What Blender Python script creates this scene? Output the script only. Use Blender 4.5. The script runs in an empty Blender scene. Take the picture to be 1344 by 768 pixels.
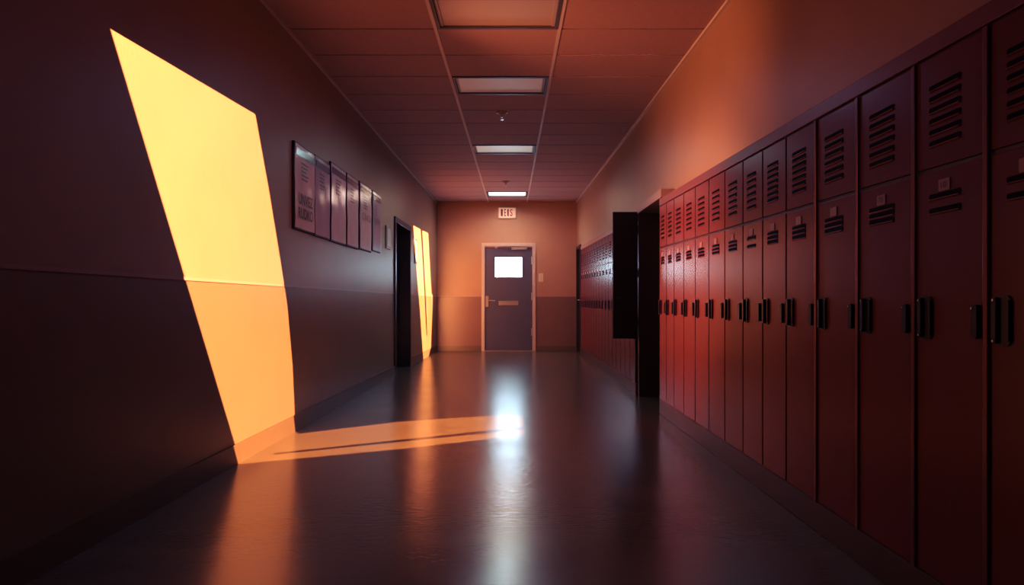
import bpy, bmesh, math, random
from mathutils import Vector, Matrix
random.seed(4)
S = bpy.context.scene
COL = S.collection

# ------------------------------------------------------------------ layout
F = 860.0; HC = 0.955; VX = 672.0; HY = 397.0        # focal length in px, eye height, principal column, horizon row
END = 12.84; CEIL = 2.925; REAR = -2.5
def xL(y): return -1.478 + 0.01744*(y-END)            # left wall plane
def xR(y): return 1.266 - 0.0174*(y-END)              # right wall plane
XF = 1.27                                             # front plane of the lockers
def sz(y): return (1.319+0.0175*y)/1.40               # the locker rows get a little taller towards the far end
WAIN = 1.074

# ------------------------------------------------------------------ helpers
def srgb(r, g, b):
    f = lambda c: (c/255/12.92) if c/255 <= .04045 else ((c/255+.055)/1.055)**2.4
    return (f(r), f(g), f(b), 1)

def mat(name, base, rough=.5, metal=0., spec=.5, emit=None, estr=0., noise=0., nscale=8., bump=0., bscale=40., stretch=(1,1,1), rvar=0.):
    m = bpy.data.materials.new(name); m.use_nodes = True
    nt = m.node_tree; b = nt.nodes['Principled BSDF']
    if len(base) == 3: base = tuple(base)+(1,)
    b.inputs['Base Color'].default_value = base
    b.inputs['Roughness'].default_value = rough; b.inputs['Metallic'].default_value = metal
    b.inputs['Specular IOR Level'].default_value = spec
    if emit:
        b.inputs['Emission Color'].default_value = tuple(emit)+(1,); b.inputs['Emission Strength'].default_value = estr
    geo = None
    if noise or bump or rvar:
        geo = nt.nodes.new('ShaderNodeNewGeometry')
        mp = nt.nodes.new('ShaderNodeMapping'); mp.inputs['Scale'].default_value = stretch
        nt.links.new(geo.outputs['Position'], mp.inputs['Vector'])
    if noise or rvar:
        n = nt.nodes.new('ShaderNodeTexNoise'); n.inputs['Scale'].default_value = nscale; n.inputs['Detail'].default_value = 5
        nt.links.new(mp.outputs[0], n.inputs['Vector'])
        if noise:
            mx = nt.nodes.new('ShaderNodeMix'); mx.data_type = 'RGBA'
            mx.inputs[6].default_value = tuple(c*(1-noise) for c in base[:3])+(1,)
            mx.inputs[7].default_value = tuple(min(1, c*(1+noise)) for c in base[:3])+(1,)
            nt.links.new(n.outputs['Fac'], mx.inputs[0]); nt.links.new(mx.outputs[2], b.inputs['Base Color'])
        if rvar:
            mr = nt.nodes.new('ShaderNodeMapRange'); mr.inputs[3].default_value = rough-rvar; mr.inputs[4].default_value = rough+rvar
            nt.links.new(n.outputs['Fac'], mr.inputs[0]); nt.links.new(mr.outputs[0], b.inputs['Roughness'])
    if bump:
        n2 = nt.nodes.new('ShaderNodeTexNoise'); n2.inputs['Scale'].default_value = bscale; n2.inputs['Detail'].default_value = 4
        nt.links.new(mp.outputs[0], n2.inputs['Vector'])
        bp = nt.nodes.new('ShaderNodeBump'); bp.inputs['Strength'].default_value = bump; bp.inputs['Distance'].default_value = .01
        nt.links.new(n2.outputs['Fac'], bp.inputs['Height']); nt.links.new(bp.outputs[0], b.inputs['Normal'])
    return m

def two_tone(name, upper, lower):
    """painted wall: tan paint above the dado line, darker gloss paint below it"""
    m = mat(name, upper, .42, bump=.06, bscale=60)
    nt = m.node_tree; b = nt.nodes['Principled BSDF']
    g = nt.nodes.new('ShaderNodeNewGeometry'); sp = nt.nodes.new('ShaderNodeSeparateXYZ')
    nt.links.new(g.outputs['Position'], sp.inputs[0])
    gt = nt.nodes.new('ShaderNodeMath'); gt.operation = 'GREATER_THAN'; gt.inputs[1].default_value = WAIN
    nt.links.new(sp.outputs['Z'], gt.inputs[0])
    n = nt.nodes.new('ShaderNodeTexNoise'); n.inputs['Scale'].default_value = 2.2; n.inputs['Detail'].default_value = 6
    nt.links.new(g.outputs['Position'], n.inputs['Vector'])
    cols = []
    for c in (lower, upper):
        mx = nt.nodes.new('ShaderNodeMix'); mx.data_type = 'RGBA'
        mx.inputs[6].default_value = tuple(k*.9 for k in c)+(1,); mx.inputs[7].default_value = tuple(k*1.1 for k in c)+(1,)
        nt.links.new(n.outputs['Fac'], mx.inputs[0]); cols.append(mx)
    fm = nt.nodes.new('ShaderNodeMix'); fm.data_type = 'RGBA'
    nt.links.new(gt.outputs[0], fm.inputs[0]); nt.links.new(cols[0].outputs[2], fm.inputs[6]); nt.links.new(cols[1].outputs[2], fm.inputs[7])
    nt.links.new(fm.outputs[2], b.inputs['Base Color'])
    rr = nt.nodes.new('ShaderNodeMapRange'); rr.inputs[3].default_value = .36; rr.inputs[4].default_value = .42
    nt.links.new(gt.outputs[0], rr.inputs[0]); nt.links.new(rr.outputs[0], b.inputs['Roughness'])
    return m

M = {}
M['wall'] = two_tone('wall paint', (.35,.27,.195), (.21,.172,.115))
M['endwall'] = two_tone('end wall paint', (.40,.265,.205), (.19,.125,.112))
M['rear'] = mat('rear wall paint', (.10,.07,.08), .7)
M['floor'] = mat('polished floor', (.130,.106,.066), .225, spec=1.0, noise=.16, nscale=1.6, bump=.13, bscale=20, stretch=(1,2.2,1), rvar=.05)
M['tile'] = mat('ceiling tile', (.42,.325,.335), .8, noise=.08, nscale=30, bump=.15, bscale=120)
M['slab'] = mat('ceiling void', (.03,.025,.03), .9)
M['grid'] = mat('ceiling grid', (.60,.58,.60), .4, spec=.5)
M['base'] = mat('baseboard vinyl', (.125,.100,.068), .4, noise=.1)
M['cap'] = mat('dado line', (.38,.30,.27), .35)  # cap lightened to paint in the highlight along the dado
M['red'] = mat('red locker paint', (.15,.034,.034), .27, spec=.36, noise=.04, nscale=3)
M['redshade'] = mat('red locker gap shade', (.05,.012,.012), .45)  # shade in the door gaps painted in as a darker red body
M['rail'] = mat('locker rail paint', (.17,.055,.05), .36)
M['railfar'] = mat('locker rail painted highlight', (.55,.36,.32), .25)  # far rail paler than the near one, its highlight painted in
M['strip'] = mat('locker divider strip', (.20,.075,.065), .28, metal=.4)
M['slot'] = mat('louver and gap shade', (.005,.003,.004), .7, spec=.08)  # near-black colour painting the shade in louver slots and along door edges
M['lip'] = mat('louver lip highlight', (.26,.075,.068), .25)  # lips lighter than the doors, the light they catch painted in
M['plinth'] = mat('locker plinth', (.075,.050,.055), .4, noise=.1)
M['black'] = mat('dark handle plastic', (.012,.010,.018), .28)
M['chip'] = mat('bright rivet', (.7,.65,.62), .25, metal=.8)
M['plate'] = mat('number plate', (.30,.21,.20), .4)
M['ink'] = mat('plate ink', (.05,.03,.035), .5)
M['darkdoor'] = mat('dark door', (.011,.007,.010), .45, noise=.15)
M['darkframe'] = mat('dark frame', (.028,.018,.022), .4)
M['header'] = mat('grey header', (.30,.26,.27), .4)
M['inside'] = mat('locker inside', (.05,.015,.014), .6)
M['steel'] = mat('grey blue door paint', (.075,.092,.160), .36, noise=.08, nscale=3)
M['alu'] = mat('door frame paint', (.55,.50,.52), .35)
M['chrome'] = mat('brushed metal', (.55,.52,.52), .28, metal=.85)
M['pane'] = mat('bright pane', (.8,.8,.8), .2, emit=(.50,.80,1.0), estr=20.0)
M['cream'] = mat('cream plastic', (.62,.54,.46), .4)
M['exitface'] = mat('sign face', (.8,.66,.58), .4, emit=(1,.62,.5), estr=.25)
M['exitred'] = mat('sign lettering', (.16,.025,.02), .5)
M['exitred2'] = mat('sign lettering faded', (.45,.06,.05), .5)
M['sheet'] = mat('laminated sheet', (.66,.62,.70), .17, noise=.15, nscale=6, bump=.35, bscale=7, stretch=(1,1,.7))
M['sheetblue'] = mat('laminated sheet blue', (.42,.42,.54), .17, noise=.15, nscale=6, bump=.4, bscale=7, stretch=(1,1,.7))
M['band'] = mat('sheet heading band', (.10,.09,.13), .2)
M['text'] = mat('sheet lettering', (.06,.05,.075), .3)
M['board'] = mat('poster backing', (.03,.02,.03), .5)
M['fixframe'] = mat('light frame', (.10,.09,.10), .4)
M['fixside'] = mat('light reflector', (.45,.47,.52), .3)
for i, (c, e) in enumerate((((1,.72,.55), .01), ((.95,.85,.80), .06), ((.96,.90,.82), .24), ((1,.82,.60), 5.0))):
    M['diff%d' % i] = mat('light diffuser', (.72,.66,.60) if i else (.46,.42,.42), .45, emit=c, estr=e)  # the two unlit panels also get a faint glow painted in

def box(bm, x0, x1, y0, y1, z0, z1, fn=None, mi=0, bevel=0, seg=2):
    if x0 > x1: x0, x1 = x1, x0
    if y0 > y1: y0, y1 = y1, y0
    if z0 > z1: z0, z1 = z1, z0
    r = bmesh.ops.create_cube(bm, size=1)
    vs = r['verts']
    for v in vs:
        v.co = Vector((x0 if v.co.x < 0 else x1, y0 if v.co.y < 0 else y1, z0 if v.co.z < 0 else z1))
        if fn: v.co = Vector(fn(*v.co))
    fs = list({f for v in vs for f in v.link_faces})
    for f in fs: f.material_index = mi
    if bevel:
        es = list({e for v in vs for e in v.link_edges})
        bmesh.ops.bevel(bm, geom=es, offset=bevel, segments=seg, profile=.5, affect='EDGES', material=mi)

def prism(bm, pts, ext, mi=0):
    """pts: list of 3D points (planar outline); ext: extrusion vector"""
    a = [bm.verts.new(p) for p in pts]; e = Vector(ext)
    b = [bm.verts.new(Vector(p)+e) for p in pts]
    n = len(pts)
    fs = [bm.faces.new(a), bm.faces.new(list(reversed(b)))]
    for i in range(n): fs.append(bm.faces.new((a[(i+1) % n], a[i], b[i], b[(i+1) % n])))
    for f in fs: f.material_index = mi
    return fs

def rrect(w, h, r, seg=4):
    pts = []
    for cx, cy, a0 in ((w/2-r, h/2-r, 0), (-w/2+r, h/2-r, 90), (-w/2+r, -h/2+r, 180), (w/2-r, -h/2+r, 270)):
        for k in range(seg+1):
            a = math.radians(a0+90*k/seg); pts.append((cx+r*math.cos(a), cy+r*math.sin(a)))
    return pts

def cyl(bm, p0, p1, r0, r1=None, n=16, mi=0):
    r1 = r0 if r1 is None else r1
    p0, p1 = Vector(p0), Vector(p1); d = (p1-p0)
    q = d.to_track_quat('Z', 'Y').to_matrix().to_4x4()
    r = bmesh.ops.create_cone(bm, cap_ends=True, segments=n, radius1=r0, radius2=r1, depth=d.length,
                              matrix=Matrix.Translation((p0+p1)/2) @ q)
    for f in {f for v in r['verts'] for f in v.link_faces}: f.material_index = mi

def tube(bm, pts, r, n=10, mi=0):
    for a, b in zip(pts, pts[1:]): cyl(bm, a, b, r, r, n, mi)
    for p in pts[1:-1]:
        q = bmesh.ops.create_uvsphere(bm, u_segments=n, v_segments=6, radius=r, matrix=Matrix.Translation(p))
        for f in {f for v in q['verts'] for f in v.link_faces}: f.material_index = mi

def lettering(bm, text, origin, right, up, normal, w, h, mi=0, depth=.0012, bold=0.):
    """flat letters stretched into a w x h field centred on origin"""
    cu = bpy.data.curves.new('letters', 'FONT'); cu.body = text; cu.size = 1; cu.resolution_u = 3; cu.offset = bold
    ob = bpy.data.objects.new('letters', cu); COL.objects.link(ob)
    bpy.context.view_layer.update()
    dg = bpy.context.evaluated_depsgraph_get()
    me = bpy.data.meshes.new_from_object(ob.evaluated_get(dg))
    xs = [v.co.x for v in me.vertices]; ys = [v.co.y for v in me.vertices]
    x0, x1, y0, y1 = min(xs), max(xs), min(ys), max(ys)
    o, r, u, n = Vector(origin), Vector(right), Vector(up), Vector(normal)
    vs = [bm.verts.new(o + r*((v.co.x-x0)/(x1-x0)-.5)*w + u*((v.co.y-y0)/(y1-y0)-.5)*h + n*depth) for v in me.vertices]
    for p in me.polygons:
        try: f = bm.faces.new([vs[i] for i in p.vertices]); f.material_index = mi
        except ValueError: pass
    bpy.data.objects.remove(ob); bpy.data.meshes.remove(me); bpy.data.curves.remove(cu)

def root_loc(o):
    while o.parent: o = o.parent
    return o.location.copy()

def obj(name, bm, mats, parent=None, label=None, smooth=False, origin=None):
    bmesh.ops.recalc_face_normals(bm, faces=bm.faces)
    off = root_loc(parent) if parent else (Vector(origin) if origin else Vector((0,0,0)))
    bmesh.ops.translate(bm, verts=bm.verts, vec=-off)
    me = bpy.data.meshes.new(name); bm.to_mesh(me); bm.free()
    for m in (mats if isinstance(mats, (list, tuple)) else [mats]): me.materials.append(m)
    if smooth:
        for p in me.polygons: p.use_smooth = True
    o = bpy.data.objects.new(name, me); COL.objects.link(o)
    if parent: o.parent = parent
    else: o.location = off
    if label: o['label'] = label
    return o

def thing(name, label, cat, loc, group=None):
    o = bpy.data.objects.new(name, None); COL.objects.link(o); o.location = loc
    o.empty_display_size = .1
    o['label'] = label; o['category'] = cat
    if group: o['group'] = group
    return o

def tag(o, label, cat, group=None):
    o['label'] = label; o['category'] = cat
    if group: o['group'] = group
    return o

def struct(name, bm, mats, parent=None, label=None):
    o = obj(name, bm, mats, parent, label)
    if not parent: o['kind'] = 'structure'
    return o

def struct_root(name, loc, label=None):
    o = bpy.data.objects.new(name, None); COL.objects.link(o); o.location = loc; o['kind'] = 'structure'
    if label: o['label'] = label
    return o

# ------------------------------------------------------------------ the room shell
bm = bmesh.new(); box(bm, -2.6, 2.4, REAR-.2, END+.3, -.12, 0); struct('floor', bm, M['floor'])

LD0, LD1, LDZ = 8.61, 9.82, 2.09          # left doorway
RT = 1.815                                # top of the locker rail (before the row's own growth)
NB0, NB1 = 1.44, 5.60                     # near locker row
FB0, FB1 = 6.70, 12.0                     # far locker row
RD0, RD1, RDZ = 12.14, 12.72, 2.0         # far right doorway

bm = bmesh.new()
out = [(REAR,0),(LD0+.05,0),(LD0+.05,LDZ-.05),(LD1-.05,LDZ-.05),(LD1-.05,0),(END+.2,0),(END+.2,CEIL+.1),(REAR,CEIL+.1)]
prism(bm, [(xL(y), y, z) for y, z in out], (-.3,0,0)); struct('wall_left', bm, M['wall'])

bm = bmesh.new()
out = [(REAR,0),(NB0-.004,0),(NB0-.004,RT*sz(NB0)+.002),(NB1+.002,RT*sz(NB1)+.002),(NB1+.002,1.932),(FB0-.004,1.932),(FB0-.004,RT*sz(FB0)+.002),
       (FB1+.004,RT*sz(FB1)+.002),(FB1+.004,0),(RD0,0),(RD0,RDZ),(RD1,RDZ),(RD1,0),(END+.2,0),(END+.2,CEIL+.1),(REAR,CEIL+.1)]
vs = [(xR(y), y, z) for y, z in out]
fs = prism(bm, vs, (.3,0,0)); struct('wall_right', bm, M['wall'])
bm = bmesh.new(); box(bm, 1.86, 1.96, REAR, END+.2, 0, CEIL+.1); struct('wall_right_back', bm, M['rear'])  # unseen slab added behind the recesses to keep stray light out

DX0, DX1, DZ = (636-VX)/67, (699-VX)/67, (460-324)/67.0   # exit door leaf
bm = bmesh.new()
out = [(-2.0,0),(DX0,0),(DX0,DZ),(DX1,DZ),(DX1,0),(1.9,0),(1.9,CEIL+.1),(-2.0,CEIL+.1)]
prism(bm, [(x, END, z) for x, z in out], (0,.3,0)); struct('wall_end', bm, M['endwall'])

# unseen rear wall, its two openings cut as a gobo to shape the sun patches
LAMP = Vector((3.0, -18.0, 3.6))
def on_wall(px, py):
    y = F*(xL(0))/(px-VX-F*.01744); return Vector((xL(y), y, HC+(HY-py)*y/F))
def on_floor(px, py):
    y = F*HC/(py-HY); return Vector(((px-VX)*y/F, y, 0))
def to_rear(p):
    t = (REAR-LAMP.y)/(p.y-LAMP.y); q = LAMP+(p-LAMP)*t; return (q.x, q.z)
holeA = [on_wall(*p) for p in ((145,38),(335,150),(353,250),(366,330),(377,400),(384,480),(387,548),(389,566))] + \
        [on_floor(*p) for p in ((392,569.5),(520,554),(640,545.5),(686,546),(688,560),(360,594.8),(360,597),(688,563.5),(688,571),(530,589))] + \
        [on_wall(316,608)]
holeB = [on_wall(*p) for p in ((542.5,296),(552.0,301.2),(556.8,380),(559.6,440),(560.8,440),(558.5,380),(554.2,302.4),(562,306),(566.2,386),(568.2,388),(565.5,456),(562,469),(555.5,472),(551.5,411),(547,357))]
bm = bmesh.new()
def loop(pts):
    v = [bm.verts.new((x, REAR, z)) for x, z in pts]
    for i in range(len(v)): bm.edges.new((v[i], v[(i+1) % len(v)]))
loop([(-2.6,-.1),(2.4,-.1),(2.4,CEIL+.3),(-2.6,CEIL+.3)])
loop([to_rear(p) for p in holeA]); loop([to_rear(p) for p in holeB])
bmesh.ops.triangle_fill(bm, use_beauty=True, use_dissolve=False, edges=bm.edges[:])
me_chk = sum(f.calc_area() for f in bm.faces)
struct('wall_rear_gobo', bm, M['rear'])

# ------------------------------------------------------------------ ceiling
ROW0, ROWD = 4.72, .4965
def cl(y): return -.600+.0105*y
def cr(y): return .372-.0062*y
rows = [ROW0+ROWD*k for k in range(-15, 18)]
lights = [(4.72-.4965, 4.72), (5.666, 6.14), (8.18, 8.63), (11.68, 12.18)]
def is_light(a, b):
    return any(abs((a+b)/2-(p+q)/2) < .2 for p, q in lights)
lrows = []
bm = bmesh.new()
g = .009
for a, b in zip(rows, rows[1:]):
    if a < REAR-.5: continue
    b2 = min(b, END-.001)
    if a > END: continue
    a2 = max(a, REAR)
    if b2 <= a2: continue
    spans = [(lambda y: xL(y)-.02, lambda y: cl(y)-.006), (lambda y: cr(y)+.006, lambda y: xR(y)+.02)]
    if not is_light(a, b): spans.append((lambda y: cl(y)+.006, lambda y: cr(y)-.006))
    else: lrows.append((a, b))
    for f0, f1 in spans:
        def fn(x, y, z): return (f0(y) if x < .5 else f1(y), y, z)
        box(bm, 0, 1, a2+g, b2-g, CEIL, CEIL+.02, fn)
struct('ceiling', bm, M['tile'])
bm = bmesh.new(); box(bm, -2.6, 2.4, REAR-.2, END+.3, CEIL+.1, CEIL+.2); struct('ceiling_void', bm, M['slab'])
k = 0
for name, f0, f1, z0, z1, y1 in (('trim_1', lambda y: cl(y)-.012, lambda y: cl(y)+.012, CEIL-.004, CEIL+.03, END), ('trim_2', lambda y: cr(y)-.012, lambda y: cr(y)+.012, CEIL-.004, CEIL+.03, END),
                     ('trim_3', lambda y: xL(y), lambda y: xL(y)+.022, CEIL-.02, CEIL-.0005, END), ('trim_4', lambda y: xR(y)-.022, lambda y: xR(y), CEIL-.02, CEIL-.0005, END)):
    bm = bmesh.new(); box(bm, 0, 1, REAR, y1, z0, z1, lambda x, y, z: (f0(y) if x < .5 else f1(y), y, z)); struct(name, bm, M['grid'])

names = ['unlit peach-tinted ceiling light panel nearest the camera, cut by the top of the photo',
         'second ceiling light panel from the camera, unlit grey, just before the nearer sprinkler',
         'third ceiling light panel from the camera, dimly lit, between the two sprinklers',
         'brightly lit ceiling light panel nearest the exit door']
for i, (a, b) in enumerate(lrows):
    c = (a+b)/2
    t = thing('ceiling_light', names[i], 'ceiling light', ((cl(c)+cr(c))/2, c, CEIL), 'ceiling light panels')
    f0 = lambda y: cl(y)+.014; f1 = lambda y: cr(y)-.014
    bm = bmesh.new()
    for u0, u1, v0, v1 in ((0,.028,0,1),(.972,1,0,1),(.028,.972,0,.055),(.028,.972,.945,1)):
        def fn(x, y, z): return (f0(y)+(f1(y)-f0(y))*x, y, z)
        box(bm, u0, u1, a+.005+(b-a-.01)*v0, a+.005+(b-a-.01)*v1, CEIL-.006, CEIL+.05, fn)
    obj('frame', bm, M['fixframe'], t)
    for u0, u1 in ((.03,.055),(.945,.97)):
        bm = bmesh.new()
        def fn(x, y, z): return (f0(y)+(f1(y)-f0(y))*x, y, z)
        box(bm, u0, u1, a+.03, b-.03, CEIL+.006, CEIL+.05, fn)
        obj('reflector', bm, M['fixside'], t)
    bm = bmesh.new()
    def fn(x, y, z): return (f0(y)+(f1(y)-f0(y))*x, y, z)
    box(bm, .056, .944, a+.03, b-.03, CEIL+.012, CEIL+.05, fn)
    obj('diffuser', bm, M['diff%d' % i], t)

for (px, py, lab) in ((659, 147, 'nearer ceiling sprinkler, between second and third light panels'), (664, 238, 'farther ceiling sprinkler, in front of the bright light panel')):
    y = F*(CEIL-HC)/(HY-py); x = (px-VX)*y/F
    t = thing('fire_sprinkler', lab, 'sprinkler', (x, y, CEIL), 'ceiling sprinklers')
    bm = bmesh.new(); cyl(bm, (x,y,CEIL-.012), (x,y,CEIL), .058, .062, 28); cyl(bm, (x,y,CEIL-.032), (x,y,CEIL-.012), .020, .052, 24)
    obj('escutcheon', bm, M['header'], t)
    bm = bmesh.new(); cyl(bm, (x,y,CEIL-.06), (x,y,CEIL-.03), .008, .012, 14)
    for sgn in (-1, 1): tube(bm, [Vector((x+sgn*.010,y,CEIL-.04)), Vector((x+sgn*.014,y,CEIL-.062)), Vector((x,y,CEIL-.078))], .0025, 8)
    obj('nozzle', bm, M['chrome'], t)
    bm = bmesh.new(); cyl(bm, (x,y,CEIL-.083), (x,y,CEIL-.078), .018, .018, 16); obj('deflector', bm, M['chrome'], t)

# ------------------------------------------------------------------ baseboards and dado lines
def side_strip(name, m, segs, z0, z1, t, left=True, tz=None):
    bm = bmesh.new()
    for a, b in segs:
        if left: fn = lambda x, y, z: (xL(y)+x*(t if z < (z0+z1)/2 or tz is None else tz), y, z)
        else: fn = lambda x, y, z: (xR(y)-x*t, y, z)
        box(bm, 0, 1, a, b, z0, z1, fn)
    return struct(name, bm, m)
side_strip('baseboard_left', M['base'], [(REAR, LD0), (LD1, END)], 0, .118, .016, tz=.012)
side_strip('trim_5', M['cap'], [(REAR, LD0), (LD1, END)], WAIN-.008, WAIN+.008, .006)
side_strip('baseboard_right', M['base'], [(REAR, NB0-.03), (FB1+.03, RD0-.03), (RD1+.03, END)], 0, .118, .014, left=False)
side_strip('trim_6', M['cap'], [(REAR, NB0-.03), (FB1+.03, RD0-.03), (RD1+.03, END)], WAIN-.008, WAIN+.008, .006, left=False)
bm = bmesh.new()
FX0, FX1 = (632-VX)/67, (703-VX)/67
box(bm, xL(END)+.016, FX0, END-.014, END, 0, .105); box(bm, FX1, xR(END)-.014, END-.014, END, 0, .105)
struct('baseboard_end', bm, M['base'])
bm = bmesh.new()
box(bm, xL(END)+.006, FX0, END-.005, END, WAIN-.006, WAIN+.006); box(bm, FX1, xR(END)-.006, END-.005, END, WAIN-.006, WAIN+.006)
struct('trim_7', bm, M['cap'])

# ------------------------------------------------------------------ exit door in the end wall
def EX(px): return (px-VX)/67.0
def EZ(py): return (461-py)/67.0
d = struct_root('door_1', (0, END, 0), 'grey blue exit door with a bright square window in the end wall')
bm = bmesh.new(); y0 = END-.03
box(bm, FX0, DX0+.004, y0, END+.1, 0, EZ(319), bevel=.004); box(bm, DX1-.004, FX1, y0, END+.1, 0, EZ(319), bevel=.004)
box(bm, DX0+.004, DX1-.004, y0, END+.1, EZ(323.5), EZ(319), bevel=.004)
struct('door_frame', bm, M['alu'], d)
WX0, WX1, WZ0, WZ1 = EX(650), EX(685), EZ(363.5), EZ(338)
bm = bmesh.new(); ya, yb = END+.01, END+.055
X0, X1, Z0, Z1 = DX0+.006, DX1-.006, .022, EZ(324)
box(bm, X0, WX0, ya, yb, Z0, Z1); box(bm, WX1, X1, ya, yb, Z0, Z1)
box(bm, WX0, WX1, ya, yb, Z0, WZ0); box(bm, WX0, WX1, ya, yb, WZ1, Z1)
leaf = struct('door_leaf', bm, M['steel'], d)
bm = bmesh.new(); box(bm, WX0, WX1, ya+.012, yb-.01, WZ0, WZ1); struct('window_pane', bm, M['pane'], leaf)
bm = bmesh.new(); w = .012
box(bm, WX0-w, WX1+w, ya-.005, ya, WZ0-w, WZ0); box(bm, WX0-w, WX1+w, ya-.005, ya, WZ1, WZ1+w)
box(bm, WX0-w, WX0, ya-.005, ya, WZ0, WZ1); box(bm, WX1, WX1+w, ya-.005, ya, WZ0, WZ1)
struct('window_bead', bm, M['steel'], leaf)
bm = bmesh.new(); box(bm, EX(654.5), EX(680.5), ya-.016, ya, EZ(400.8), EZ(395), bevel=.004); box(bm, EX(656), EX(679), ya-.022, ya-.012, EZ(396.6), EZ(395.4), bevel=.003)
struct('mail_slot', bm, M['chrome'], leaf)
bm = bmesh.new()
box(bm, EX(637.2), EX(641.4), ya-.014, ya, EZ(403), EZ(388.5), bevel=.006)
hx, hz = EX(639.3), EZ(394.6)
cyl(bm, (hx, ya-.06, hz), (hx, ya-.01, hz), .011); tube(bm, [Vector((hx, ya-.056, hz)), Vector((EX(645), ya-.058, hz+.002)), Vector((EX(650), ya-.05, hz-.004))], .009)
cyl(bm, (hx, ya-.024, EZ(391)), (hx, ya-.012, EZ(391)), .016); cyl(bm, (hx, ya-.022, EZ(400)), (hx, ya-.012, EZ(400)), .012)
struct('lever_handle', bm, M['chrome'], leaf)
bm = bmesh.new()
box(bm, EX(671.5), EX(692), ya-.06, ya, EZ(328), EZ(324.4), bevel=.006)
struct('door_closer', bm, M['chrome'], leaf)
bm = bmesh.new()
tube(bm, [Vector((EX(688), ya-.065, EZ(323.6))), Vector((EX(664), ya-.085, EZ(322.6))), Vector((EX(651), ya-.04, EZ(323.8)))], .008)
box(bm, EX(649.5), EX(653), ya-.06, ya-.004, EZ(326), EZ(322.5), bevel=.004)
struct('closer_arm', bm, M['chrome'], leaf)
for pz in (342, 389, 436):
    bm = bmesh.new(); cyl(bm, (DX1-.004, END-.034, EZ(pz+5)), (DX1-.004, END-.034, EZ(pz-5)), .010, None, 12)
    box(bm, DX1-.026, DX1-.004, END-.036, END-.03, EZ(pz+5), EZ(pz-5)); struct('hinge', bm, M['chrome'], d)
bm = bmesh.new(); box(bm, DX0+.004, DX1-.004, END-.02, END+.1, 0, .02, bevel=.004); struct('threshold', bm, M['chrome'], d)
bm = bmesh.new(); box(bm, DX0, DX1, END+.12, END+.28, 0, DZ); struct('door_backing', bm, M['slab'], d)

t = thing('exit_sign', 'small white exit sign with dark red lettering above the end door', 'exit sign', (EX(665.5), END, EZ(287)))
bm = bmesh.new(); box(bm, EX(653.8), EX(677.4), END-.06, END, EZ(287.3), EZ(272.6), bevel=.008); obj('housing', bm, M['cream'], t)
bm = bmesh.new(); box(bm, EX(654.8), EX(676.4), END-.064, END-.058, EZ(286.4), EZ(273.5), bevel=.002); obj('face', bm, M['exitface'], t)
bm = bmesh.new()
for ch, px, pw, mi in (('1', 658.7, 2.4, 0), ('E', 663.0, 2.2, 0), ('I', 666.8, 1.8, 0), ('S', 671.0, 3.4, 1)):
    lettering(bm, ch, (EX(px), END-.064, EZ(279.7)), (1,0,0), (0,0,1), (0,-1,0), pw/67, 9.2/67, mi, bold=.012)
obj('lettering', bm, [M['exitred'], M['exitred2']], t)

t = thing('light_switch', 'cream wall switch to the right of the exit door', 'switch', (EX(710), END, EZ(369.5)))
bm = bmesh.new(); box(bm, EX(706.8), EX(713), END-.012, END, EZ(369.8), EZ(358.8), bevel=.004); obj('cover_plate', bm, M['cream'], t)
for zz in (362, 366.4):
    bm = bmesh.new(); box(bm, EX(708.6), EX(711.2), END-.02, END-.01, EZ(zz+1.4), EZ(zz-1.4), bevel=.003); obj('rocker', bm, M['alu'], t)

# ------------------------------------------------------------------ doorway in the left wall
d = struct_root('door_2', (xL(9.2), 9.2, 0), 'dark doorway with a dark frame in the left wall')
PL = lambda x, y, z: (xL(y)+x, y, z)
bm = bmesh.new(); w = .075
box(bm, -.20, .022, LD0, LD0+w, 0, LDZ, PL, bevel=.004); box(bm, -.20, .022, LD1-w, LD1, 0, LDZ, PL, bevel=.004)
box(bm, -.20, .022, LD0+w, LD1-w, LDZ-w, LDZ, PL, bevel=.004)
struct('door_frame', bm, M['darkframe'], d)
bm = bmesh.new(); box(bm, -.18, -.135, LD0+w+.003, LD1-w-.003, .008, LDZ-w-.003, PL); leaf = struct('door_leaf', bm, M['darkdoor'], d)
bm = bmesh.new(); yy = LD0+w+.08
h0 = Vector(PL(-.13, yy, 1.0)); h1 = Vector(PL(-.08, yy, 1.0)); h2 = Vector(PL(-.08, yy+.11, 1.0))
tube(bm, [h0, h1, h2], .009); cyl(bm, Vector(PL(-.135, yy, 1.0)), Vector(PL(-.128, yy, 1.0)), .025); struct('lever_handle', bm, M['black'], leaf)
bm = bmesh.new(); box(bm, -.29, -.21, LD0+.06, LD1-.06, 0, LDZ-.06, PL); struct('door_backing', bm, M['slab'], d)

# far right doorway
d = struct_root('door_3', (xR(12.4), 12.4, 0), 'narrow dark doorway at the far end of the right wall')
PR = lambda x, y, z: (xR(y)+x, y, z)
bm = bmesh.new(); w = .06
box(bm, -.02, .12, RD0-.03, RD0+w-.03, 0, RDZ+.03, PR); box(bm, -.02, .12, RD1-w+.03, RD1+.03, 0, RDZ+.03, PR)
box(bm, -.02, .12, RD0+w-.03, RD1-w+.03, RDZ-w+.03, RDZ+.03, PR)
struct('door_frame', bm, M['darkframe'], d)
bm = bmesh.new(); box(bm, .06, .10, RD0+.03, RD1-.03, .006, RDZ-.03, PR); leaf = struct('door_leaf', bm, M['darkdoor'], d)
bm = bmesh.new(); tube(bm, [Vector(PR(.06,RD0+.1,1.0)), Vector(PR(-.03,RD0+.1,1.0)), Vector(PR(-.03,RD0+.22,1.0))], .011); struct('lever_handle', bm, M['chrome'], leaf)

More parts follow.
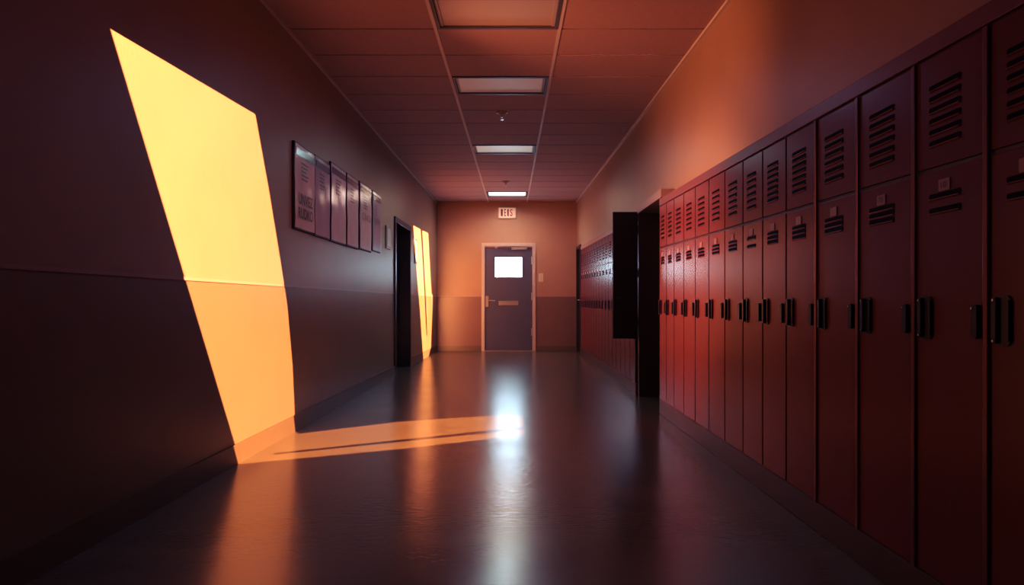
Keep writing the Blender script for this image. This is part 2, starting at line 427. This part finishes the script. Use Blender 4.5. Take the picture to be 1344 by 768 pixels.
# doorway between the two locker rows: a dark portal standing flush with the locker fronts
d = struct_root('door_4', (XF+.1, 6.15, 0), 'dark doorway between the near and the far locker rows')
bm = bmesh.new()
box(bm, XF+.002, 1.62, NB1+.004, NB1+.05, 0, 1.855); box(bm, XF+.012, 1.62, 6.61, FB0-.006, 0, 1.855)
struct('jamb', bm, M['darkframe'], d)
bm = bmesh.new(); box(bm, XF+.002, 1.62, NB1+.004, FB0-.006, 1.855, 1.929, bevel=.003); struct('header', bm, M['header'], d)
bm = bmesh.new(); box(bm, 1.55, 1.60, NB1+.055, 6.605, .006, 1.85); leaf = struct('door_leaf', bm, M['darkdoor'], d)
bm = bmesh.new(); tube(bm, [Vector((1.55,5.75,1.0)), Vector((1.49,5.75,1.0)), Vector((1.49,5.87,1.0))], .01); struct('lever_handle', bm, M['black'], leaf)

# ------------------------------------------------------------------ lockers
ORD = 'first second third fourth fifth sixth seventh eighth ninth tenth eleventh twelfth thirteenth fourteenth fifteenth sixteenth seventeenth'.split()
def lz(x, y, z): return (x, y, z*sz(y))
def louvers(bm, ya, yb, zs, x):
    """raised louvers on a door face looking towards -x: a dark slot with a lip under it"""
    yc, w = (ya+yb)/2, abs(yb-ya)
    for z in zs:
        z = z*sz(yc)
        prism(bm, [(x-.0016, yc+p, z+q+.004) for p, q in rrect(w, .0145, .0068, 3)], (.004,0,0), 0)
        # lip: wedge profile along y
        prof = [(x+.001, z-.0030), (x-.0050, z-.0040), (x-.0060, z-.0060), (x-.004, z-.0080), (x+.001, z-.009)]
        a, b = yc-w/2+.004, yc+w/2-.004
        n0 = [bm.verts.new((p, a, q)) for p, q in prof]; n1 = [bm.verts.new((p, b, q)) for p, q in prof]
        for i in range(len(prof)-1):
            f = bm.faces.new((n0[i], n0[i+1], n1[i+1], n1[i])); f.material_index = 1
        for ring in (n0, n1): f = bm.faces.new(ring); f.material_index = 1

def edges_dark(bm):  # door edge faces painted dark for the shade between doors
    bm.normal_update()
    for f in bm.faces:
        if abs(f.normal.y) > .9 or abs(f.normal.z) > .9: f.material_index = 1
    return bm

def handle_mesh(yc, zc, w, h):
    bm = bmesh.new(); x = XF-.008
    prism(bm, [(x-.005, yc+p, zc+q) for p, q in rrect(w, h, .016, 4)], (.006,0,0), 0)
    a, b = w/2, h/2                                         # raised rim and grip along the far edge
    prism(bm, [(x-.014, yc+a-.012+p, zc+q) for p, q in rrect(.016, h*.92, .007, 3)], (.012,0,0), 0)
    prism(bm, [(x-.009, yc-a+.006+p, zc+q) for p, q in rrect(.008, h*.82, .0035, 3)], (.006,0,0), 0)
    for s in (-1, 1): cyl(bm, (x-.016, yc+a-.012, zc+s*(b-.012)), (x-.010, yc+a-.012, zc+s*(b-.012)), .0035, None, 8, 1)
    return bm

def locker(y0, y1, label, group, nl=6, nlow=3, num=None, divider=False, opened=False, latch=True):
    """y0 near edge, y1 far edge"""
    w = y1-y0; yc = (y0+y1)/2
    t = thing('locker', label, 'locker', (XF+.2, yc, .125), group)
    bm = bmesh.new(); T = .012; XB = 1.64
    a, b = y0+.001, y1-.001
    if opened:
        for q in ((XF+.006, XB, a, a+T, .126, RT-.002), (XF+.006, XB, b-T, b, .126, RT-.002), (XB-T, XB, a+T, b-T, .126, RT-.002),
                  (XF+.006, XB-T, a+T, b-T, .126, .14), (XF+.006, XB-T, a+T, b-T, RT-.02, RT-.002), (XF+.02, XB-T, a+T, b-T, 1.42, 1.43)):
            x0_, x1_, ya_, yb_, z0_, z1_ = q
            box(bm, x0_, x1_, ya_, yb_, z0_, z1_, lambda x, y, z: (x, y, z if z < .13 else z*sz(y)))
        obj('body', bm, M['inside'], t)
    else:
        box(bm, XF-.0025, XB, a, b, .126, RT-.002, lambda x, y, z: (x, y, z if z < .2 else z*sz(y)))
        obj('body', bm, M['redshade'], t)
    gap = .0055 if yc < FB0 else .008
    lou0, lou1 = y1-.23*w, y1-.68*w
    if not opened:
        bm = bmesh.new(); box(bm, XF-.008, XF+.0055, y0+gap, y1-gap, 1.406, 1.750, lz, bevel=.003); up = obj('upper_door', edges_dark(bm), [M['red'], M['slot']], t)
        bm = bmesh.new(); louvers(bm, lou0, lou1, [1.650-.173*k/(nl-1) for k in range(nl)], XF-.008); obj('louver_vent', bm, [M['slot'], M['lip']], up)
        zb, zt = .131, 1.394
        bm = bmesh.new(); box(bm, XF-.008, XF+.0055, y0+gap, y1-gap, zb, zt, lambda x, y, z: (x, y, z if z < .2 else z*sz(y)), bevel=.003); lo = obj('lower_door', edges_dark(bm), [M['red'], M['slot']], t)
        bm = bmesh.new(); louvers(bm, lou0, lou1, [1.312, 1.290, 1.268][:nlow] if nlow == 3 else [1.312, 1.268], XF-.008); obj('louver_vent', bm, [M['slot'], M['lip']], lo)
        bm = bmesh.new(); pz = 1.345*sz(yc); py = (lou0+lou1)/2
        prism(bm, [(XF-.011, py+p, pz+q) for p, q in rrect(.05, .034, .003, 2)], (.0035,0,0), 0)
        if num: lettering(bm, num, (XF-.011, py, pz), (0,-1,0), (0,0,1), (-1,0,0), .026, .018, 1)
        obj('number_plate', bm, [M['plate'], M['ink']], lo)
        hz = .905+.002*yc
        obj('handle', handle_mesh(y1-.19*w, hz, .060, .130), [M['black'], M['chip']], lo)
        if latch:
            bm = bmesh.new(); hy = y1-.885*w
            prism(bm, [(XF-.020, hy+p, hz-.006+q) for p, q in rrect(.022, .092, .008, 3)], (.0125,0,0), 0)
            cyl(bm, (XF-.023, hy+.006, hz+.030), (XF-.018, hy+.006, hz+.030), .0035, None, 8, 1)
            obj('latch', bm, [M['black'], M['chip']], lo)
    else:
        bm = bmesh.new(); box(bm, XF-.008, XF+.0055, y0+gap, y1-gap, .131, .575, bevel=.003); obj('lower_door', edges_dark(bm), [M['red'], M['slot']], t)
        # the tall door swung out square into the corridor
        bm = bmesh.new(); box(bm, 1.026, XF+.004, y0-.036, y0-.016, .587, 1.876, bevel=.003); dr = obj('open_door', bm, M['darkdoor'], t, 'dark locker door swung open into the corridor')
        bm = bmesh.new(); box(bm, 1.07, 1.125, y0-.046, y0-.036, .985, 1.005, bevel=.003); obj('pull', bm, M['darkframe'], dr)
        for zz in (.75, 1.25, 1.7):
            bm = bmesh.new(); cyl(bm, (XF+.004, y0-.010, zz-.04), (XF+.004, y0-.010, zz+.04), .007, None, 10); obj('hinge', bm, M['darkframe'], dr)
    if divider:
        bm = bmesh.new(); box(bm, XF-.016, XF-.0085, y1-.011, y1+.009, .128, 1.752, lambda x, y, z: (x, y, z if z < .2 else z*sz(y)), bevel=.003)
        obj('divider', bm, M['strip'], t)
    return t

def near_y(px): return F*XF/(px-675.0)
edges = [NB1]+[near_y(p) for p in (879,889,902,917,935,956,980,1006,1037,1077,1132,1207,1303)]+[NB0]
for i in range(len(edges)-1):
    num = {12: '10', 11: '70'}.get(i)
    lab = '%s red two-door locker of the near row, counted from the dark doorway' % ORD[i]
    if i == 0: lab = 'first red locker of the near row, right beside the dark doorway'
    if i == 12: lab = 'dark red locker with plate 10, second from the right edge of the photo'
    if i == 11: lab = 'dark red locker with plate 70, third from the right edge of the photo'
    if i == 13: lab = 'dark red locker nearest the camera, cut by the right edge of the photo'
    locker(edges[i+1], edges[i], lab, 'lockers of the near row', nl=6 if i not in (8, 9) else 7, nlow=2 if i in (12, 13, 7) else 3, num=num, divider=i >= 10)

nF = 17; wF = (FB1-FB0)/nF
for i in range(nF):
    a = FB0+wF*i
    if i == 0: lab = 'locker with its dark door swung open into the corridor, nearest of the far row'
    elif i == nF-1: lab = 'red locker at the far end of the far row, nearest the exit door'
    else: lab = '%s red locker of the far row, counted from the open dark door' % ORD[i]
    locker(a, a+wF, lab, 'lockers of the far row', nl=6, nlow=3, opened=(i == 0), latch=False)

def bank_strip(name, y0, y1, x0, x1, z0, z1, m, scale, label, cat, group, bevel=.003):
    bm = bmesh.new(); box(bm, x0, x1, y0, y1, z0, z1, lz if scale else None, bevel=bevel)
    return tag(obj(name, bm, m, origin=((x0+x1)/2, (y0+y1)/2, 0 if not scale else z0)), label, cat, group)
bank_strip('top_rail', NB0, NB1, XF-.012, XF-.003, 1.757, RT, M['rail'], True, 'red brown rail along the top of the near locker row', 'rail', 'rails over the lockers')
bank_strip('top_rail', FB0, FB1, XF-.012, XF-.003, 1.757, RT, M['railfar'], True, 'rail along the top of the far locker row, its shine painted pale', 'rail', 'rails over the lockers')
bank_strip('plinth', NB0, NB1, XF-.004, 1.62, 0, .124, M['plinth'], False, 'dark plinth on the floor under the near locker row', 'plinth', 'plinths under the lockers')
bank_strip('plinth', FB0, FB1, XF-.004, 1.62, 0, .124, M['plinth'], False, 'dark plinth on the floor under the far locker row', 'plinth', 'plinths under the lockers')

# ------------------------------------------------------------------ posters on the left wall
def wall_y(px): return F*xL(0)/(px-VX-F*.01744)
P = [(383.5,409.6,2.136,1.512,'sheet'),(410.4,429.8,2.142,1.508,'sheetblue'),(432,451,2.180,1.505,'sheet'),(453,467.6,2.185,1.510,'sheet'),(470,485,2.195,1.520,'sheet'),(487,497,2.200,1.548,'sheetblue')]
plab = ['laminated poster with two big lines of lettering, nearest the camera', 'blue grey laminated poster touching the poster with big lettering', 'third laminated wall poster from the camera, pale',
        'fourth laminated wall poster from the camera', 'fifth laminated wall poster, bright reflection along its bottom edge', 'narrow blue grey laminated poster nearest the left doorway']
for i, (pa, pb, zt, zb, mt) in enumerate(P):
    a, b = wall_y(pa), wall_y(pb); c = (a+b)/2; w = b-a
    t = thing('poster', plab[i], 'poster', (xL(c), c, zb), 'posters on the left wall')
    bm = bmesh.new(); box(bm, 0, .018, a-.008 if i != 1 else a-.002, b+.008 if i != 0 else b+.002, zb-.014, zt+.012, PL, bevel=.003); obj('backing_board', bm, M['board'], t)
    bm = bmesh.new()                                          # the sheet, slightly wavy
    nx, nz = 10, 14; grid = []
    for iz in range(nz+1):
        row = []
        for ix in range(nx+1):
            y = a+w*ix/nx; z = zb+(zt-zb)*iz/nz
            off = .0215+.0016*math.sin(ix*.9+i*2+iz*.5)+.0012*math.sin(iz*1.1+i)
            row.append(bm.verts.new(PL(off, y, z)))
        grid.append(row)
    for iz in range(nz):
        for ix in range(nx): bm.faces.new((grid[iz][ix], grid[iz][ix+1], grid[iz+1][ix+1], grid[iz+1][ix]))
    obj('sheet', bm, M[mt], t, smooth=True)
    R = (Vector(PL(0, b, 0))-Vector(PL(0, a, 0))).normalized(); N = Vector((R.y, -R.x, 0))
    bm = bmesh.new(); box(bm, .0245, .0255, a+.03*w, b-.03*w, zt-.085, zt-.03, PL); obj('heading_band', bm, M['band'], t)
    bm = bmesh.new()
    for k in range(5):
        ww = w*(.34-.05*(k % 3)); yy = a+w*(.30 if i == 0 else .28)+ww/2; zz = zt-.125-k*.030
        box(bm, .0245, .0252, yy-ww/2, yy+ww/2, zz-.006, zz+.006, PL)
    if i == 0:
        for s, z in (('UNVEZ', 1.735), ('RUDKO', 1.630)):
            lettering(bm, s, PL(.0250, c, z), R, (0,0,1), N, w*.74, .085, 0, depth=.0015, bold=.02)
    if i == 4:
        lettering(bm, 'CNCI', PL(.0250, c, 1.86), R, (0,0,1), N, w*.7, .075, 0, depth=.0015)
    if i == 5:
        lettering(bm, 'YXN', PL(.0250, c, 1.88), R, (0,0,1), N, w*.7, .08, 0, depth=.0015)
    obj('lettering', bm, M['text'], t)

for pa, pb, ta, tb, lab in ((505.6,511.2,297,327,'slim grey room plaque between the posters and the left doorway'), (543.6,546.4,314,346,'slim plaque beyond the left doorway, beside the far sunlit patch')):
    a, b = wall_y(pa), wall_y(pb); c = (a+b)/2
    zt = HC+(HY-ta)*c/F; zb = HC+(HY-tb)*c/F
    t = thing('wall_plaque', lab, 'plaque', (xL(c), c, zb), 'plaques beside the left doorway')
    bm = bmesh.new(); box(bm, 0, .016, a, b, zb, zt, PL, bevel=.005); obj('back_plate', bm, M['darkframe'] if pa > 530 else M['header'], t)
    bm = bmesh.new(); box(bm, .0155, .022, a+.03, b-.03, zb+.03, zt-.03, PL, bevel=.003); obj('insert', bm, M['alu'] if pa < 530 else M['header'], t)

# ------------------------------------------------------------------ light
def lamp(name, kind, loc, energy, color, **kw):
    l = bpy.data.lights.new(name, kind); l.energy = energy; l.color = color
    for k, v in kw.items(): setattr(l, k, v)
    o = bpy.data.objects.new(name, l); COL.objects.link(o); o.location = loc
    return o
s = lamp('sun_patch_spot', 'SPOT', LAMP, 7.2e5, (1.0,.365,.14), shadow_soft_size=.006, spot_size=math.radians(16), spot_blend=0)
s.rotation_euler = (Vector((-.1, 0, 1.6))-LAMP).to_track_quat('-Z', 'Y').to_euler()

def aim(o, p): o.rotation_euler = (Vector(p)-o.location).to_track_quat('-Z', 'Y').to_euler()
# extra spot added to brighten the far sun patch, through its opening only
hb = [to_rear(p) for p in holeB]; bx = sum(p[0] for p in hb)/len(hb); bz = (min(p[1] for p in hb)+max(p[1] for p in hb))/2
s = lamp('sun_patch_spot', 'SPOT', LAMP, 22e5, (1.0,.365,.14), shadow_soft_size=.006, spot_size=math.radians(4.8), spot_blend=.02); aim(s, (bx, REAR, bz))
# unseen spots added to imitate warm bounce off the sunlit left wall
s = lamp('bounce_fill', 'SPOT', (-1.42,4.0,2.3), 240, (1.0,.33,.11), shadow_soft_size=0, spot_size=math.radians(68), spot_blend=1); aim(s, (1.35, 5.0, 2.35))
s = lamp('bounce_fill', 'SPOT', (-1.45,4.3,1.25), 480, (1.0,.28,.16), shadow_soft_size=0, spot_size=math.radians(56), spot_blend=1); aim(s, (1.27, 4.95, 1.15))
# fill spots added at the ceiling; only the last two sit at lit panels
for y, e, c in ((-.8, 7, (.42,.26,.80)), (3.0, 3, (.50,.34,.80)), (5.9, 20, (.54,.64,.90)), (8.4, 42, (.56,.86,.92)), (11.9, 50, (1,.70,.58))):
    s = lamp('ceiling_fill', 'SPOT', ((cl(y)+cr(y))/2, y, CEIL-.02), e, c, shadow_soft_size=0, spot_size=math.radians(172), spot_blend=.6); aim(s, s.location+Vector((0,0,-1)))

w = bpy.data.worlds.new('World'); S.world = w; w.use_nodes = True
w.node_tree.nodes['Background'].inputs[0].default_value = (.25,.18,.30,1); w.node_tree.nodes['Background'].inputs[1].default_value = .3

# ------------------------------------------------------------------ camera
cam = bpy.data.cameras.new('camera'); cam.sensor_width = 36; cam.lens = F*36/1344; cam.shift_y = (HY-384)/1344; cam.clip_start = .02
co = bpy.data.objects.new('camera', cam); COL.objects.link(co); co.location = (0,0,HC); co.rotation_euler = (math.pi/2,0,0)
S.camera = co
S.view_settings.view_transform = 'Standard'; S.view_settings.look = 'None'; S.view_settings.exposure = 0; S.view_settings.gamma = 1
vs_ = S.view_settings; vs_.use_curve_mapping = True; cm = vs_.curve_mapping; cm.use_clip = False; cm.extend = 'EXTRAPOLATED'
for ci, pts in ((0, ((.03,.0175),(.10,.085),(.25,.26))), (1, ((.03,.017),(.10,.072),(.25,.235))), (2, ((.03,.026),(.10,.086),(.25,.235)))):   # film response: deep shadows, slightly violet
    c = cm.curves[ci]
    for p in pts: c.points.new(*p)
cm.update()
S.cycles.max_bounces = 8; S.cycles.diffuse_bounces = 6; S.cycles.use_denoising = True; S.cycles.sample_clamp_indirect = 6
print('rear wall area', me_chk)
